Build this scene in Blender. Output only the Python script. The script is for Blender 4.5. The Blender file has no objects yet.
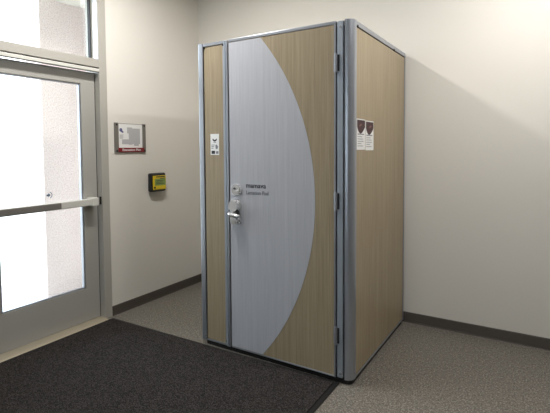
import bpy, bmesh, math, random
from mathutils import Vector, Matrix
random.seed(4)
SC = bpy.context.scene
COL = SC.collection

# ------------------------------------------------------------------ materials
def lin(c):
    return tuple((x/12.92 if x <= .04045 else ((x+.055)/1.055)**2.4) for x in [v/255 for v in c]) + (1,)

def mat(name, rgb, rough=.5, metal=0.0, spec=.5):
    m = bpy.data.materials.new(name); m.use_nodes = True
    b = m.node_tree.nodes['Principled BSDF']
    b.inputs['Base Color'].default_value = lin(rgb)
    b.inputs['Roughness'].default_value = rough
    b.inputs['Metallic'].default_value = metal
    b.inputs['Specular IOR Level'].default_value = spec
    return m

def nodes(m):
    t = m.node_tree
    return t, t.nodes, t.links, t.nodes['Principled BSDF']

def coords(m, scale):
    t, N, L, b = nodes(m)
    tc = N.new('ShaderNodeTexCoord'); mp = N.new('ShaderNodeMapping')
    mp.inputs['Scale'].default_value = scale
    L.new(tc.outputs['Object'], mp.inputs['Vector'])
    return mp.outputs['Vector']

def ramp(m, fac, stops):
    t, N, L, b = nodes(m)
    r = N.new('ShaderNodeValToRGB')
    e = r.color_ramp.elements
    while len(e) < len(stops): e.new(.5)
    for k, (p, c) in enumerate(stops):
        e[k].position = p; e[k].color = lin(c)
    L.new(fac, r.inputs['Fac'])
    return r.outputs['Color']

def noise(m, vec, scale, detail=3, rough=.5):
    t, N, L, b = nodes(m)
    n = N.new('ShaderNodeTexNoise')
    n.inputs['Scale'].default_value = scale; n.inputs['Detail'].default_value = detail
    n.inputs['Roughness'].default_value = rough
    L.new(vec, n.inputs['Vector'])
    return n.outputs['Fac']

def mixc(m, fac, a, b_, mode='MIX'):
    t, N, L, b = nodes(m)
    x = N.new('ShaderNodeMix'); x.data_type = 'RGBA'; x.blend_type = mode
    if isinstance(fac, float): x.inputs[0].default_value = fac
    else: L.new(fac, x.inputs[0])
    L.new(a, x.inputs[6]); L.new(b_, x.inputs[7])
    return x.outputs[2]

def bump(m, h, strength, dist):
    t, N, L, b = nodes(m)
    n = N.new('ShaderNodeBump')
    n.inputs['Strength'].default_value = strength; n.inputs['Distance'].default_value = dist
    L.new(h, n.inputs['Height']); L.new(n.outputs['Normal'], b.inputs['Normal'])

def basecol(m, c):
    t, N, L, b = nodes(m); L.new(c, b.inputs['Base Color'])

def laminate(name, c0, c1, c2, rough=.42):
    """vertical linear wood grain"""
    m = mat(name, c1, rough, 0, .4)
    v = coords(m, (210, 210, 2.2)); v2 = coords(m, (40, 40, .5))
    fine = ramp(m, noise(m, v, 1.6, 4, .65), [(.3, c0), (.5, c1), (.7, c2)])
    broad = ramp(m, noise(m, v2, 1.3, 3, .5), [(.32, c0), (.52, c1), (.72, c2)])
    basecol(m, mixc(m, .3, fine, broad))
    bump(m, noise(m, v, 1.6, 4, .65), .12, .001)
    return m

M = {}
# walls: warm white eggshell paint with an orange-peel roller texture
def paint(name, c, sc=170):
    m = mat(name, c, .62, 0, .3)
    v = coords(m, (1, 1, 1))
    bump(m, noise(m, v, sc, 2), .35, .0015)
    return m
M['wall'] = paint('warm_white_paint', (216, 212, 204))
M['ceil'] = paint('ceiling_paint', (212, 210, 204), 90)
# floor: speckled vinyl tile
m = M['floor'] = mat('speckled_vinyl', (130, 122, 110), .42, 0, .45)
v = coords(m, (1, 1, 1))
a = ramp(m, noise(m, v, 115, 1, .5), [(.34, (50, 47, 43)), (.46, (98, 93, 86)), (.56, (112, 107, 99)), (.66, (172, 167, 157))])
b_ = ramp(m, noise(m, v, 48, 2, .6), [(.36, (80, 76, 69)), (.5, (103, 98, 90)), (.64, (130, 125, 116))])
basecol(m, mixc(m, .45, a, b_))
# mat pile
m = M['carpet'] = mat('charcoal_mat_pile', (52, 47, 46), .95, 0, .1)
v = coords(m, (1, 1, 1))
a = ramp(m, noise(m, v, 140, 2, .7), [(.36, (15, 14, 14)), (.5, (38, 35, 34)), (.64, (82, 77, 75))])
b_ = ramp(m, noise(m, v, 26, 4, .7), [(.35, (34, 32, 31)), (.65, (56, 53, 52))])
basecol(m, mixc(m, .35, a, b_)); bump(m, noise(m, v, 150, 2, .7), .9, .006)
M['rubber'] = mat('black_rubber', (22, 21, 21), .6, 0, .3)
m = M['cove'] = mat('cove_base_rubber', (80, 74, 68), .5, 0, .4)
M['alu'] = mat('anodised_aluminium', (166, 170, 178), .33, .72)
M['alu_light'] = mat('pale_anodised_face', (160, 168, 178), .4, .35)
M['groove_shade'] = mat('painted_groove_shade', (30, 31, 34), .7, 0)  # near-black colour carries the shade of the pod's gaps
M['frame'] = mat('grey_painted_frame', (174, 171, 163), .4, .1)
M['bar'] = mat('light_grey_bar', (206, 205, 198), .4, .1)
M['leaf'] = mat('grey_door_stile', (168, 166, 160), .42, .1)
M['chrome'] = mat('satin_chrome', (222, 223, 225), .25, .7)
M['brass'] = mat('dull_steel', (150, 148, 145), .4, .8)
M['black'] = mat('black_plastic', (17, 17, 18), .45)
M['hinge'] = mat('dark_hinge_steel', (48, 47, 47), .35, .7)
M['wood'] = laminate('oak_laminate', (130, 116, 92), (155, 140, 114), (175, 161, 136))
M['grey'] = laminate('grey_laminate', (166, 167, 173), (179, 180, 186), (191, 192, 198))
M['white'] = mat('white_print', (232, 232, 230), .5)
M['paper'] = mat('white_paper', (226, 226, 224), .6)
M['ink'] = mat('dark_ink', (38, 40, 46), .6)
M['inkgrey'] = mat('grey_ink', (128, 130, 136), .6)
M['inkmid'] = mat('mid_grey_ink', (92, 94, 100), .6)
M['slate'] = mat('slate_blue_decal', (66, 82, 100), .6)
M['palegrey'] = mat('pale_grey_ink', (176, 176, 178), .6)
M['blueink'] = mat('blue_ink', (92, 96, 140), .6)
M['maroon'] = mat('maroon_print', (58, 24, 31), .5)
M['skin'] = mat('warm_print', (120, 78, 76), .5)
M['red'] = mat('dark_red_strip', (116, 18, 26), .45)
M['bronze'] = mat('bronze_grey_channel', (118, 114, 108), .45, .2)
M['yellow'] = mat('yellow_plate', (214, 186, 30), .45)
M['green'] = mat('green_label', (128, 150, 74), .5)
M['sill'] = mat('worn_aluminium_sill', (166, 156, 136), .5, .3)
m = M['stucco'] = mat('pink_stucco', (232, 214, 202), .9, 0, .1)
v = coords(m, (1, 1, 1))
basecol(m, ramp(m, noise(m, v, 80, 3, .6), [(.3, (212, 197, 194)), (.5, (235, 223, 220)), (.7, (244, 236, 233))]))
bump(m, noise(m, v, 70, 3), .6, .006)
M['soffit'] = mat('white_soffit', (240, 238, 230), .8)
m = M['ground'] = mat('concrete_ground', (196, 196, 194), .85)
v = coords(m, (1, 1, 1)); basecol(m, ramp(m, noise(m, v, 6, 4), [(.3, (182, 181, 178)), (.7, (206, 205, 201))]))
# glass: mostly clear with a faint mirror reflection
g = bpy.data.materials.new('clear_glass'); g.use_nodes = True
N = g.node_tree.nodes; L = g.node_tree.links; N.clear()
out = N.new('ShaderNodeOutputMaterial'); mx = N.new('ShaderNodeMixShader'); tr = N.new('ShaderNodeBsdfTransparent'); gl = N.new('ShaderNodeBsdfGlossy')
tr.inputs['Color'].default_value = (.96, .98, .97, 1); gl.inputs['Roughness'].default_value = .02
fr = N.new('ShaderNodeFresnel'); fr.inputs['IOR'].default_value = 1.4
L.new(fr.outputs[0], mx.inputs[0]); L.new(tr.outputs[0], mx.inputs[1]); L.new(gl.outputs[0], mx.inputs[2]); L.new(mx.outputs[0], out.inputs[0])
M['glass'] = g
def emit(name, rgb, s):
    m = bpy.data.materials.new(name); m.use_nodes = True
    b = m.node_tree.nodes['Principled BSDF']; b.inputs['Emission Color'].default_value = lin(rgb); b.inputs['Emission Strength'].default_value = s
    b.inputs['Base Color'].default_value = lin(rgb)
    return m
M['diffuser'] = emit('lit_diffuser', (255, 244, 226), 1.0)

# ------------------------------------------------------------------ mesh helpers
def box(bm, x0, x1, y0, y1, z0, z1, bev=0.0, seg=2, mi=0):
    vs = [bm.verts.new((x, y, z)) for x in (x0, x1) for y in (y0, y1) for z in (z0, z1)]
    idx = [(0, 1, 3, 2), (4, 6, 7, 5), (0, 4, 5, 1), (2, 3, 7, 6), (0, 2, 6, 4), (1, 5, 7, 3)]
    fs = [bm.faces.new([vs[i] for i in q]) for q in idx]
    for f in fs: f.material_index = mi
    if bev > 0:
        es = list({e for f in fs for e in f.edges})
        r = bmesh.ops.bevel(bm, geom=es, offset=bev, segments=seg, affect='EDGES', profile=.5)
        for f in r['faces']: f.material_index = mi

def prism(bm, pts, axis, a, b, mi=0):
    """extrude a 2D polygon along an axis between a and b. axis z: pts=(x,y); y: (x,z); x: (y,z)"""
    def P(p, t):
        return {'z': (p[0], p[1], t), 'y': (p[0], t, p[1]), 'x': (t, p[0], p[1])}[axis]
    A = [bm.verts.new(P(p, a)) for p in pts]; B = [bm.verts.new(P(p, b)) for p in pts]
    fs = [bm.faces.new(A), bm.faces.new(B[::-1])]
    n = len(pts)
    for i in range(n):
        fs.append(bm.faces.new([A[i], B[i], B[(i+1) % n], A[(i+1) % n]]))
    for f in fs: f.material_index = mi
    return fs

def arc(cx, cy, r, a0, a1, n):
    return [(cx + r*math.cos(math.radians(a0+(a1-a0)*i/n)), cy + r*math.sin(math.radians(a0+(a1-a0)*i/n))) for i in range(n+1)]

def rrect(x0, x1, y0, y1, r, n=5):
    return arc(x1-r, y1-r, r, 0, 90, n) + arc(x0+r, y1-r, r, 90, 180, n) + arc(x0+r, y0+r, r, 180, 270, n) + arc(x1-r, y0+r, r, 270, 360, n)

def disc(bm, axis, c, r, a, b, n=28, mi=0):
    prism(bm, [(c[0]+r*math.cos(2*math.pi*i/n), c[1]+r*math.sin(2*math.pi*i/n)) for i in range(n)], axis, a, b, mi)

def sweep(bm, path, r, n=12, mi=0):
    """round bar along a path; r one radius or one per point"""
    pts = [Vector(p) for p in path]; rings = []
    for i, p in enumerate(pts):
        t = (pts[min(i+1, len(pts)-1)] - pts[max(i-1, 0)]).normalized()
        u = t.orthogonal() if abs(t.z) > .9 else t.cross(Vector((0, 0, 1)))
        u.normalize(); w = t.cross(u)
        rr = r[i] if isinstance(r, (list, tuple)) else r
        rings.append([bm.verts.new(p + rr*(math.cos(2*math.pi*k/n)*u + math.sin(2*math.pi*k/n)*w)) for k in range(n)])
    for a, b in zip(rings, rings[1:]):
        for k in range(n):
            bm.faces.new([a[k], a[(k+1) % n], b[(k+1) % n], b[k]]).material_index = mi
    bm.faces.new(rings[0][::-1]).material_index = mi; bm.faces.new(rings[-1]).material_index = mi

def root_loc(o):
    l = Vector((0, 0, 0))
    while o is not None:
        l += o.location; o = o.parent
    return l

def obj(name, bm, m, parent=None, smooth=False):
    """one mesh object from world-space geometry"""
    bmesh.ops.recalc_face_normals(bm, faces=bm.faces)
    off = root_loc(parent)
    bmesh.ops.translate(bm, verts=bm.verts, vec=-off)
    me = bpy.data.meshes.new(name); bm.to_mesh(me); bm.free()
    for k in (m if isinstance(m, (list, tuple)) else [m]): me.materials.append(M[k])
    o = bpy.data.objects.new(name, me); COL.objects.link(o)
    if parent: o.parent = parent
    if smooth:
        for p in me.polygons: p.use_smooth = True
        md = o.modifiers.new('edges', 'EDGE_SPLIT'); md.split_angle = math.radians(35)
    return o

def B(name, m, parent, *a, bev=0.0, **k):
    bm = bmesh.new(); box(bm, *a, bev=bev, **k); return obj(name, bm, m, parent)

def empty(name, loc):
    o = bpy.data.objects.new(name, None); COL.objects.link(o); o.location = loc
    o.empty_display_size = .1
    return o

def tag(o, label, cat, group=None):
    o['label'] = label; o['category'] = cat
    if group: o['group'] = group
    return o

def struct(o):
    o['kind'] = 'structure'; return o

def text(name, s, m, parent, size, origin, rx, rz, bold=0.0, width=None, ext=.0006):
    """lettering as thin raised mesh"""
    cu = bpy.data.curves.new(name, 'FONT'); cu.body = s; cu.size = size; cu.offset = bold; cu.extrude = ext
    cu.resolution_u = 4
    t = bpy.data.objects.new(name, cu); COL.objects.link(t)
    dg = bpy.context.evaluated_depsgraph_get(); dg.update()
    me = bpy.data.meshes.new_from_object(t.evaluated_get(dg))
    bpy.data.objects.remove(t); bpy.data.curves.remove(cu)
    me.name = name
    xs = [v.co.x for v in me.vertices]; w = max(xs)-min(xs)
    sx = (width/w) if width else 1
    mt = Matrix.Translation(Vector(origin) - root_loc(parent)) @ Matrix.Rotation(rz, 4, 'Z') @ Matrix.Rotation(rx, 4, 'X') @ Matrix.Diagonal((sx, 1, 1, 1)) @ Matrix.Translation((-min(xs), 0, 0))
    me.transform(mt)
    me.materials.clear(); me.materials.append(M[m])
    o = bpy.data.objects.new(name, me); COL.objects.link(o); o.parent = parent
    return o

# ------------------------------------------------------------------ room constants
XL, YB, ZC = -1.005, 1.145, 3.05
XR, YF = 6.2, -6.4
T = .165
# ------------------------------------------------------------------ the setting
struct(B('floor', 'floor', None, XL-.02, XR+.15, YF-.15, YB+.15, -.12, 0))
struct(B('ceiling', 'ceil', None, XL-T, XR+.15, YF-.15, YB+.15, ZC, ZC+.2))
struct(B('wall_back', 'wall', None, XL-T, XR+.15, YB, YB+.15, 0, ZC))
struct(B('wall_right', 'wall', None, XR, XR+.15, YF-.15, YB, 0, ZC))
OY0, OY1, OZ = -1.068, .002, 2.78       # door opening in the left wall
bm = bmesh.new()
box(bm, XL-T, XL, OY1, YB, 0, ZC); box(bm, XL-T, XL, YF-.15, OY0, 0, ZC); box(bm, XL-T, XL, OY0, OY1, OZ, ZC)
struct(obj('wall_left', bm, 'wall'))
WX0, WX1, WZ0, WZ1 = .2, 2.2, .9, 2.4  # window behind the camera
bm = bmesh.new()
box(bm, XL, WX0, YF-.15, YF, 0, ZC); box(bm, WX1, XR, YF-.15, YF, 0, ZC)
box(bm, WX0, WX1, YF-.15, YF, 0, WZ0); box(bm, WX0, WX1, YF-.15, YF, WZ1, ZC)
struct(obj('wall_front', bm, 'wall'))
w2 = struct(empty('window_2', ((WX0+WX1)/2, YF-.07, WZ0)))
bm = bmesh.new()
for x in (WX0, (WX0+WX1)/2-.025, WX1-.05): box(bm, x, x+.05, YF-.1, YF-.04, WZ0, WZ1)
for z in (WZ0, WZ1-.05): box(bm, WX0, WX1, YF-.1, YF-.04, z, z+.05)
obj('window_frame', bm, 'frame', w2)
B('glass_pane', 'glass', w2, WX0+.05, WX1-.05, YF-.073, YF-.067, WZ0+.05, WZ1-.05)

def cove(name, pts_axis, a, b, wall):
    bm = bmesh.new(); h = .083
    prof = [(0, 0), (.011, 0), (.0085, .004), (.0075, .010), (.0075, h-.004), (.005, h), (0, h)]
    if wall == 'left': prism(bm, [(XL+p[0], p[1]) for p in prof], 'y', a, b)
    else: prism(bm, [(YB-p[0], p[1]) for p in prof], 'x', a, b)
    return struct(obj(name, bm, 'cove'))
cove('baseboard_left', 'y', .003, YB, 'left')
cove('baseboard_back', 'x', XL+.0075, XR, 'back')

# door frame (hollow metal), transom bar, stops
fr = struct(empty('trim_1', (XL, -.53, 0)))
FX = XL+.006; JY = -.069; JL = -.997
bm = bmesh.new(); box(bm, XL-T+.01, FX, JY, OY1, 0, OZ-.05, .003); obj('jamb', bm, 'frame', fr)
bm = bmesh.new(); box(bm, XL-T+.01, FX, OY0, JL, 0, OZ-.05, .003); obj('jamb', bm, 'frame', fr)
B('frame_head', 'frame', fr, XL-T+.01, FX, OY0, OY1, OZ-.05, OZ, bev=.003)
B('transom_bar', 'frame', fr, XL-T+.01, FX, JL, JY, 2.066, 2.132, bev=.003)
bm = bmesh.new(); box(bm, XL-.03, FX+.006, JL, JY-.002, 2.030, 2.056, .003)
obj('door_stop', bm, 'bar', fr)
B('stop_groove_strip', 'black', fr, XL-.09, XL-.012, JL, JY-.001, 2.0555, 2.0665)  # black strip filling the groove above the door stop
B('strike_plate', 'hinge', fr, XL-.028, XL-.008, JY-.003, JY+.001, .955, 1.02)
B('dark_seam_strip', 'black', fr, XL-.09, XL-.056, JY-.0055, JY+.001, .012, 2.03)  # added black strip, its colour stands for the shade in the door seam
# threshold
bm = bmesh.new()
prism(bm, [(XL-.13, 0), (XL+.047, 0), (XL+.040, .006), (XL+.012, .012), (XL-.13, .012)], 'y', JL, JY)
struct(obj('trim_2', bm, 'sill'))

# transom window
B('jamb_reflector', 'chrome', fr, XL-.058, XL-.002, JY-.0025, JY+.001, 2.1325, OZ-.051)  # added shiny strip, only there to mirror daylight as a bright band
w1 = struct(empty('window_1', (XL-.07, -.53, 2.132)))
bm = bmesh.new(); GX = XL-.058
for y0, y1 in ((JY-.004, JY), (JL, JL+.004)): box(bm, GX-.022, GX, y0, y1, 2.132, OZ-.05)
box(bm, GX-.055, GX, JL, JY, 2.132, 2.137); box(bm, GX-.055, GX, JL, JY, OZ-.07, OZ-.05)
obj('window_frame', bm, 'frame', w1)
bm = bmesh.new()
for y0, y1 in ((JY-.012, JY), (JL, JL+.012)): box(bm, GX-.054, GX-.022, y0, y1, 2.137, OZ-.07)
obj('gasket', bm, 'black', w1)
B('glass_pane', 'glass', w1, GX-.050, GX-.044, JL+.01, JY-.01, 2.137, OZ-.065)

# the glazed door leaf
d1 = struct(empty('door_1', (XL-.06, -.53, .012)))
LX = XL-.052; LT = .045; DY1, DY0 = JY-.006, JL+.004; DZ0, DZ1 = .016, 2.027
GY1, GY0, GZ0, GZ1 = -.200, -.850, .284, 1.930
B('stile', 'leaf', d1, LX-LT, LX, GY1, DY1, DZ0, DZ1, bev=.002)
B('stile', 'leaf', d1, LX-LT, LX, DY0, GY0, DZ0, DZ1, bev=.002)
B('top_rail', 'leaf', d1, LX-LT, LX, GY0, GY1, GZ1, DZ1)
B('bottom_rail', 'leaf', d1, LX-LT, LX, GY0, GY1, DZ0, GZ0)
bm = bmesh.new(); s = .011
for a in ((GY1-s, GY1, GZ0, GZ1), (GY0, GY0+s, GZ0, GZ1), (GY0, GY1, GZ0, GZ0+s), (GY0, GY1, GZ1-s, GZ1)):
    box(bm, LX-.034, LX-.008, *a)
obj('glazing_bead', bm, 'alu', d1)
gp = B('glass_pane', 'glass', d1, LX-.025, LX-.019, GY0+.004, GY1-.004, GZ0+.004, GZ1-.004)
# round arrow decal on the glass: arrow inside a broken ring
bm = bmesh.new(); cy, cz = -.474, 1.066; X0 = LX-.0188
ring = arc(cy, cz, .024, -75, 75, 16) + arc(cy, cz, .018, 75, -75, 16)
prism(bm, ring, 'x', X0, X0+.0008)
prism(bm, [(cy-.022, cz-.007), (cy-.008, cz-.007), (cy-.008, cz-.016), (cy+.011, cz), (cy-.008, cz+.016), (cy-.008, cz+.007), (cy-.022, cz+.007)], 'x', X0, X0+.0008)
obj('arrow_decal', bm, 'slate', gp)
# exit push bar
pb = B('push_bar', 'bar', d1, LX+.030, LX+.076, -.935, -.150, .960, 1.014, bev=.006)
B('touch_pad', 'bronze', pb, LX+.066, LX+.080, -.925, -.440, .964, 1.010, bev=.004)
bm = bmesh.new(); box(bm, LX, LX+.080, -.178, -.118, .954, 1.020, .006); obj('end_cap', bm, 'bar', pb)
bm = bmesh.new(); box(bm, LX, LX+.080, -.965, -.915, .954, 1.020, .006); obj('end_cap', bm, 'bar', pb)

# ------------------------------------------------------------------ outside the door
SX = -1.9
struct(B('wall_exterior', 'stucco', None, SX-.25, SX, -.024, .68, -.1, 3.4))
struct(B('wall_porch', 'stucco', None, SX, XL-T, .43, .68, -.1, 3.4))
struct(B('ceiling_porch', 'soffit', None, SX, XL-T, -1.5, .43, 2.82, 3.0))
struct(B('ground', 'ground', None, -40, XL-.02, -30, 30, -.14, -.012))

# ------------------------------------------------------------------ the privacy pod
W, D, H = 1.138, 1.122, 2.135
pod = tag(empty('privacy_pod', (W/2, D/2, 0)), 'tall freestanding wood-and-grey booth with aluminium corner posts standing in the corner', 'pod')
r = .046
bm = bmesh.new(); prism(bm, rrect(.002, W-.012, .014, D-.02, .04), 'z', .0005, .036); obj('base', bm, 'black', pod)
Z0, Z1 = .032, H
def corner(name, pts):
    bm = bmesh.new(); prism(bm, pts, 'z', Z0, Z1); return obj(name, bm, 'alu', pod, smooth=True)
# right front post: rounded corner; left front post; two rear posts
corner('corner_post', [(W-.050, .004), (W-.048, 0)] + arc(W-r, r, r, -90, 0, 12) + [(W, .062), (W-.03, .062), (W-.03, .05), (W-.050, .03)])
corner('corner_post', [(-.016, .06)] + arc(0, .016, .016, 180, 270, 8) + [(.032, 0), (.032, .03), (.02, .06)])
corner('corner_post', [(W, D-.034), (W, D-.02), (W-.02, D), (W-.06, D), (W-.06, D-.03), (W-.03, D-.034)])
corner('corner_post', [(-.016, D-.034), (-.016, D-.02), (.004, D), (.06, D), (.06, D-.03), (.02, D-.034)])
XJ0, XJ1 = 1.042, W-.060            # hinge jamb
bm = bmesh.new(); box(bm, XJ0, XJ1, .003, .04, Z0+.004, Z1-.004, .0025)
hj = obj('hinge_jamb', bm, 'alu_light', pod)
for z in (Z0+.030, Z1-.040):
    bm = bmesh.new(); disc(bm, 'y', (1.064, z), .0075, -.001, .004, 16); obj('screw', bm, 'chrome', hj)
XM0, XM1 = .219, .250
B('lock_jamb', 'alu_light', pod, XM0, .2315, -.004, .04, Z0, Z1-.006, bev=.003)
B('lock_jamb', 'alu', pod, .2355, XM1, -.004, .04, Z0, Z1-.006, bev=.003)
# near-black backing behind everything, painting the shade in gaps beside door and panels
B('groove_backing', 'groove_shade', pod, .025, W-.03, .018, .03, Z0+.01, Z1-.03)
# fixed panel
fp = B('fixed_panel', 'wood', pod, .041, .205, .005, .018, .046, 2.105)
B('edge_strip', 'alu', fp, .206, .2165, .002, .018, .045, 2.118)
TR = B('top_rail', 'alu', pod, .034, .2185, .002, .03, 2.112, Z1-.002, bev=.002)
B('bottom_rail', 'alu', pod, .034, .2185, .002, .03, Z0, .044, bev=.002)
for (x, z) in ((.044, 2.104), (.211, 2.104), (.030, .062), (.2115, .062)):
    mt = 'hinge' if z > 1 else 'chrome'
    bm = bmesh.new(); disc(bm, 'y', (x, z), .007, -.003, .006, 14); obj('screw', bm, mt, TR if z > 1 else fp)
# sticker on the fixed panel
st = B('sticker', 'white', fp, .090, .165, .0035, .0056, 1.362, 1.507)
bm = bmesh.new()
prism(bm, arc(.128, 1.474, .020, 190, 350, 10) + arc(.128, 1.480, .014, 345, 195, 10), 'y', .0030, .0036)
box(bm, .115, .141, .0030, .0036, 1.446, 1.449)
obj('printed_icon', bm, 'ink', st)
bm = bmesh.new()
for k in range(3): box(bm, .098, .128-.006*k, .0030, .0036, 1.428-.011*k, 1.433-.011*k)
prism(bm, [(.136, 1.404), (.150, 1.402), (.158, 1.418), (.146, 1.434), (.134, 1.430)], 'y', .0030, .0036)
box(bm, .138, .160, .0030, .0036, 1.370, 1.388)
obj('printed_lines', bm, 'inkgrey', st)
B('printed_block', 'ink', st, .099, .130, .0030, .0036, 1.369, 1.391)
# the door
DX0, DX1 = .2585, 1.034
door = B('door', 'wood', pod, DX0, DX1-.012, .003, .03, .0415, 2.112)
bm = bmesh.new()
box(bm, DX1-.0115, DX1, .001, .03, .041, 2.114)
obj('edge_strip', bm, 'alu', door)
bm = bmesh.new(); box(bm, DX0, DX1, .001, .03, 2.1145, Z1-.001, .002); obj('top_rail', bm, 'alu', pod)
bm = bmesh.new(); box(bm, DX0, DX1, .001, .03, Z0, .040, .002); obj('bottom_rail', bm, 'alu', pod)
# grey field with a circular right edge
R_, cx, cz = 1.576, .899-1.576, 1.078
zt, zb = 2.111, .043
a1 = math.degrees(math.asin((zt-cz)/R_)); a0 = math.degrees(math.asin((zb-cz)/R_))
bm = bmesh.new(); prism(bm, [(DX0+.0002, zb)] + arc(cx, cz, R_, a0, a1, 48) + [(DX0+.0002, zt)], 'y', .0015, .0031)
obj('curved_grey_field', bm, 'grey', door)
text('brand_lettering', 'mamava', 'ink', door, .047, (.392, .0010, 1.146), math.pi/2, 0, .0006, .156)
text('caption_lettering', 'Lactation Pod', 'inkmid', door, .036, (.392, .0010, 1.102), math.pi/2, 0, .0002, .174)
# hinges
for z in (1.893, 1.092, .290):
    bm = bmesh.new(); h = .047
    for k in range(3):
        zz = z-h+k*2*h/3
        disc(bm, 'z', (1.0375, -.006), .0085, zz+.001, zz+2*h/3-.001, 14)
    box(bm, 1.039, 1.056, -.0005, .0035, z-h, z+h, mi=1)
    box(bm, 1.021, 1.036, -.0025, .0015, z-h, z+h)
    disc(bm, 'z', (1.0375, -.006), .0095, z+h-.001, z+h+.006, 14, 0); disc(bm, 'z', (1.0375, -.006), .0095, z-h-.006, z-h+.001, 14, 0)
    obj('hinge', bm, ['alu', 'black'], pod, smooth=True)
# deadbolt rose with thumb turn slot
bm = bmesh.new()
disc(bm, 'y', (.316, 1.128), .039, -.009, .002, 32); disc(bm, 'y', (.316, 1.128), .030, -.014, -.008, 32)
dr = obj('deadbolt_rose', bm, 'chrome', door, smooth=True)
dr['label'] = 'round white-silver deadbolt rose'
# lever lockset
bm = bmesh.new()
prism(bm, rrect(.266, .352, .892, 1.062, .034, 8), 'y', -.014, .0014)
prism(bm, rrect(.274, .344, .985, 1.056, .032, 8), 'y', -.040, -.012)
obj('lock_body', bm, 'chrome', door, smooth=True)
bm = bmesh.new(); prism(bm, [(.292, .962), (.348, .962), (.342, .990), (.322, 1.006)], 'y', -.030, -.012); obj('lock_recess', bm, 'black', door)
bm = bmesh.new()
disc(bm, 'y', (.312, .925), .030, -.036, -.012, 28); disc(bm, 'y', (.312, .925), .022, -.042, -.035, 28)
obj('key_cylinder', bm, 'chrome', door, smooth=True)
bm = bmesh.new()
disc(bm, 'y', (.320, .962), .017, -.062, -.012, 20)
sweep(bm, [(.372, -.050, .958), (.358, -.058, .959), (.330, -.060, .963), (.305, -.060, .967), (.290, -.058, .970), (.279, -.050, .971)], [.010, .013, .013, .012, .011, .008], 12)
lv = obj('lever', bm, 'white', door, smooth=True)
lv.data.materials.clear(); lv.data.materials.append(M['chrome'])
bm = bmesh.new(); disc(bm, 'y', (.306, 1.138), .008, -.0165, -.0125, 16); obj('keyhole', bm, 'black', door)

# right side: panel, rails, clips, dark seams
sp = B('side_panel', 'wood', pod, W-.02, W-.004, .0635, D-.036, .046, 2.098)
B('side_rail', 'alu', pod, W-.03, W-.001, .0625, D-.035, 2.106, Z1-.001, bev=.002)
B('side_rail', 'alu', pod, W-.03, W-.001, .0625, D-.035, Z0, .042, bev=.002)
B('seam_backing', 'black', pod, W-.028, W-.018, .0625, D-.035, .045, 2.108)
for y in (.072, .80):
    B('rail_clip', 'black', pod, W-.006, W+.0015, y, y+.018, 2.100, 2.113)
# left and rear panels, roof
B('side_panel', 'wood', pod, -.012, .004, .0605, D-.036, Z0+.01, Z1-.02)
B('rear_panel', 'wood', pod, .0605, W-.0605, D-.02, D-.006, Z0+.01, Z1-.02)
B('roof', 'frame', pod, .015, W-.015, .015, D-.012, Z1-.028, Z1-.003)

# ------------------------------------------------------------------ flyers taped on the right side of the pod
def flyer(y0, y1, z0, z1, label, shift):
    X = W-.0038
    e = tag(empty('flyer', (X, (y0+y1)/2, z0)), label, 'flyer', 'flyers on the side of the booth')
    B('paper', 'paper', e, X, X+.0012, y0, y1, z0, z1)
    h = z1-z0; w = y1-y0; A = X+.0011; Bx = X+.0018
    bm = bmesh.new()
    zc = z0+h*.58
    pts = [(y0+.006, z1-.006), (y0+.006, zc+.030)] + [(y0+.006+(w-.012)*t, zc+.030-.040*math.sin(math.pi*t**.8)) for t in [i/12 for i in range(1, 12)]] + [(y1-.006, zc+.030), (y1-.006, z1-.006)]
    prism(bm, pts, 'x', A, Bx); obj('picture', bm, 'maroon', e)
    bm = bmesh.new(); prism(bm, [(y0+w*(shift+.15*math.cos(a)), z1-h*.2+h*.05*math.sin(a+.6)) for a in [i*.5236 for i in range(12)]], 'x', Bx, Bx+.0004); obj('picture_highlight', bm, 'skin', e)
    bm = bmesh.new()
    for k, f in enumerate((.72, .5, .62, .66, .4, .6)):
        z = z0+h*(.49-.075*k)
        box(bm, A, Bx, y0+w*.10, y0+w*(.12+f), z, z+(.006 if k == 0 else .0035))
    obj('text_lines', bm, 'inkgrey', e)
flyer(.072, .215, 1.392, 1.575, 'white flyer with dark maroon picture on booth side, the one nearer the corner post', .42)
flyer(.222, .368, 1.388, 1.571, 'white flyer with dark maroon picture on booth side, the one nearer the back wall', .55)

# ------------------------------------------------------------------ evacuation plan holder on the left wall
ev = tag(empty('evacuation_plan_sign', (XL, .23, 1.378)), 'wall sign with grey floor plan and red strip beside the door', 'sign')
X = XL
B('backing', 'bronze', ev, X+.0005, X+.004, .064, .397, 1.380, 1.628)
for y0, y1 in ((.062, .104), (.362, .399)):
    ch = B('side_channel', 'bronze', ev, X+.0005, X+.012, y0, y1, 1.378, 1.632, bev=.003)
    for z in (1.394, 1.616):
        bm = bmesh.new(); disc(bm, 'x', ((y0+y1)/2, z), .008, X+.0115, X+.015, 14); obj('screw', bm, 'hinge', ch)
pp = B('plan_sheet', 'paper', ev, X+.004, X+.006, .104, .362, 1.420, 1.624)
bm = bmesh.new(); a, b = X+.0059, X+.0068
box(bm, a, b, .212, .250, 1.446, 1.545); box(bm, a, b, .2495, .336, 1.452, 1.588); box(bm, a, b, .196, .250, 1.5445, 1.596)
box(bm, a, b, .268, .320, 1.436, 1.453); box(bm, a, b, .140, .213, 1.450, 1.492)
obj('floor_plan', bm, 'palegrey', pp)
bm = bmesh.new()
disc(bm, 'x', (.130, 1.572), .016, a, b, 7); prism(bm, [(.126, 1.556), (.152, 1.545), (.158, 1.556), (.140, 1.572)], 'x', a, b)
obj('plan_symbol', bm, 'blueink', pp)
bm = bmesh.new()
for k in range(4): box(bm, a, b, .116, .150+.008*(k % 2), 1.500+.009*k, 1.5035+.009*k)

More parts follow.
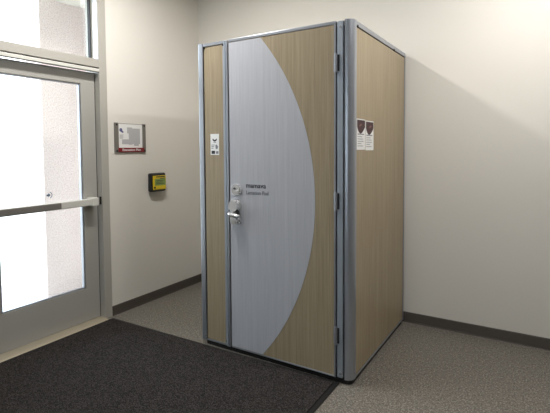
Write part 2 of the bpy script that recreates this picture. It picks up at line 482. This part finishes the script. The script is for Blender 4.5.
obj('plan_notes', bm, 'inkgrey', pp)
rs = B('title_strip', 'red', ev, X+.004, X+.013, .096, .380, 1.382, 1.420, bev=.002)
text('title_lettering', 'Evacuation Plan', 'paper', rs, .030, (X+.0133, .138, 1.3925), math.pi/2, math.pi/2, .0003, .196)

# ------------------------------------------------------------------ yellow and black alarm box on the left wall
al = tag(empty('alarm_box', (XL, .54, 1.01)), 'small black box with yellow face mounted on the wall below the sign', 'alarm')
bm = bmesh.new(); box(bm, XL+.0005, XL+.046, .418, .604, 1.014, 1.186, .014, 4); obj('housing', bm, 'black', al)
fx = XL+.0462
fpz = B('face_plate', 'yellow', al, fx, fx+.006, .438, .597, 1.034, 1.162, bev=.004)
bm = bmesh.new(); box(bm, fx+.006, fx+.0072, +.458, .590, 1.072, 1.134); obj('label', bm, 'green', fpz)
bm = bmesh.new()
for k in range(3): box(bm, fx+.0071, fx+.0078, .474, .570-.02*(k % 2), 1.086+.014*k, 1.091+.014*k)
box(bm, fx+.0058, fx+.0072, .474, .582, 1.146, 1.156); box(bm, fx+.0058, fx+.0072, .520, .582, 1.134, 1.139)
obj('printed_lines', bm, 'ink', fpz)
bm = bmesh.new(); disc(bm, 'x', (.456, 1.054), .010, fx+.0058, fx+.009, 14); obj('key_switch', bm, 'black', fpz)

# ------------------------------------------------------------------ entrance mat
mt = tag(empty('entrance_mat', (0, -1.7, 0)), 'large charcoal ribbed entrance mat with black rubber border on the floor', 'mat')
ry = .018
def mp(x, y): return (x, y + ry*x)
E0, E1, F0, F1 = -.956, 1.058, -3.6, -.013
bm = bmesh.new()
bw = .045
outer = [mp(E0, F0), mp(E1, F0), mp(E1, F1), mp(E0, F1)]; inner = [mp(E0+bw, F0+bw), mp(E1-.032, F0+bw), mp(E1-.032, F1-.026), mp(E0+.012, F1-.026)]
prism(bm, outer, 'z', .0003, .004); obj('rubber_border', bm, 'rubber', mt)
bm = bmesh.new(); prism(bm, inner, 'z', .0038, .009); obj('carpet_field', bm, 'carpet', mt)

# ------------------------------------------------------------------ ceiling lights
def troffer(x, y, power, label):
    e = tag(empty('ceiling_light', (x, y, ZC)), label, 'light', 'ceiling lights')
    bm = bmesh.new(); w, l = .09, .61
    for a in ((x-w-.02, x-w, y-l-.02, y+l+.02), (x+w, x+w+.02, y-l-.02, y+l+.02), (x-w, x+w, y-l-.02, y-l), (x-w, x+w, y+l, y+l+.02)):
        box(bm, *a, ZC-.02, ZC-.0005)
    obj('frame', bm, 'frame', e)
    B('diffuser', 'diffuser', e, x-w, x+w, y-l, y+l, ZC-.012, ZC-.0005)
    ld = bpy.data.lights.new('lamp', 'AREA'); ld.shape = 'RECTANGLE'; ld.size = w*1.9; ld.size_y = l*1.9
    ld.energy = power; ld.color = (1, .975, .945)
    lo = bpy.data.objects.new('lamp', ld); COL.objects.link(lo); lo.parent = e; lo.location = (0, 0, -.03)
troffer(-.10, -.50, 47, 'narrow ceiling light above the mat, nearer the glass door')
troffer(2.15, -.05, 48, 'narrow ceiling light in front of the bare back wall')

# ------------------------------------------------------------------ daylight
wd = bpy.data.worlds.new('sky'); SC.world = wd; wd.use_nodes = True
bg = wd.node_tree.nodes['Background']; bg.inputs['Color'].default_value = (.80, .89, 1.0, 1); bg.inputs['Strength'].default_value = 6.0
sd = bpy.data.lights.new('sun', 'SUN'); sd.energy = 4.0; sd.angle = .01; sd.color = (1, .95, .86)
so = bpy.data.objects.new('sun', sd); COL.objects.link(so)
so.rotation_euler = Vector((-.5, -.45, -.75)).to_track_quat('-Z', 'Y').to_euler()

# ------------------------------------------------------------------ camera
f, pcx, pcy = 436.16, 272.65, 170.65
cam = bpy.data.cameras.new('camera'); co = bpy.data.objects.new('camera', cam); COL.objects.link(co)
cam.sensor_fit = 'HORIZONTAL'; cam.sensor_width = 36; cam.lens = f*36/550
cam.shift_x = (275-pcx)/550; cam.shift_y = (pcy-206.5)/550
rt = Vector((.84996862, .52678749, -.00694809)); dn = Vector((.02019594, -.04575907, -.99874833)); fw = Vector((-.52644607, .84876442, -.04953274))
mw = Matrix((( rt.x, -dn.x, -fw.x, 2.0627), (rt.y, -dn.y, -fw.y, -2.3574), (rt.z, -dn.z, -fw.z, 1.4001), (0, 0, 0, 1)))
co.matrix_world = mw
cam.clip_start = .05
SC.camera = co
SC.view_settings.view_transform = 'Standard'; SC.view_settings.look = 'None'
SC.view_settings.gamma = 1; SC.view_settings.use_curve_mapping = False
SC.view_settings.exposure = 0.0
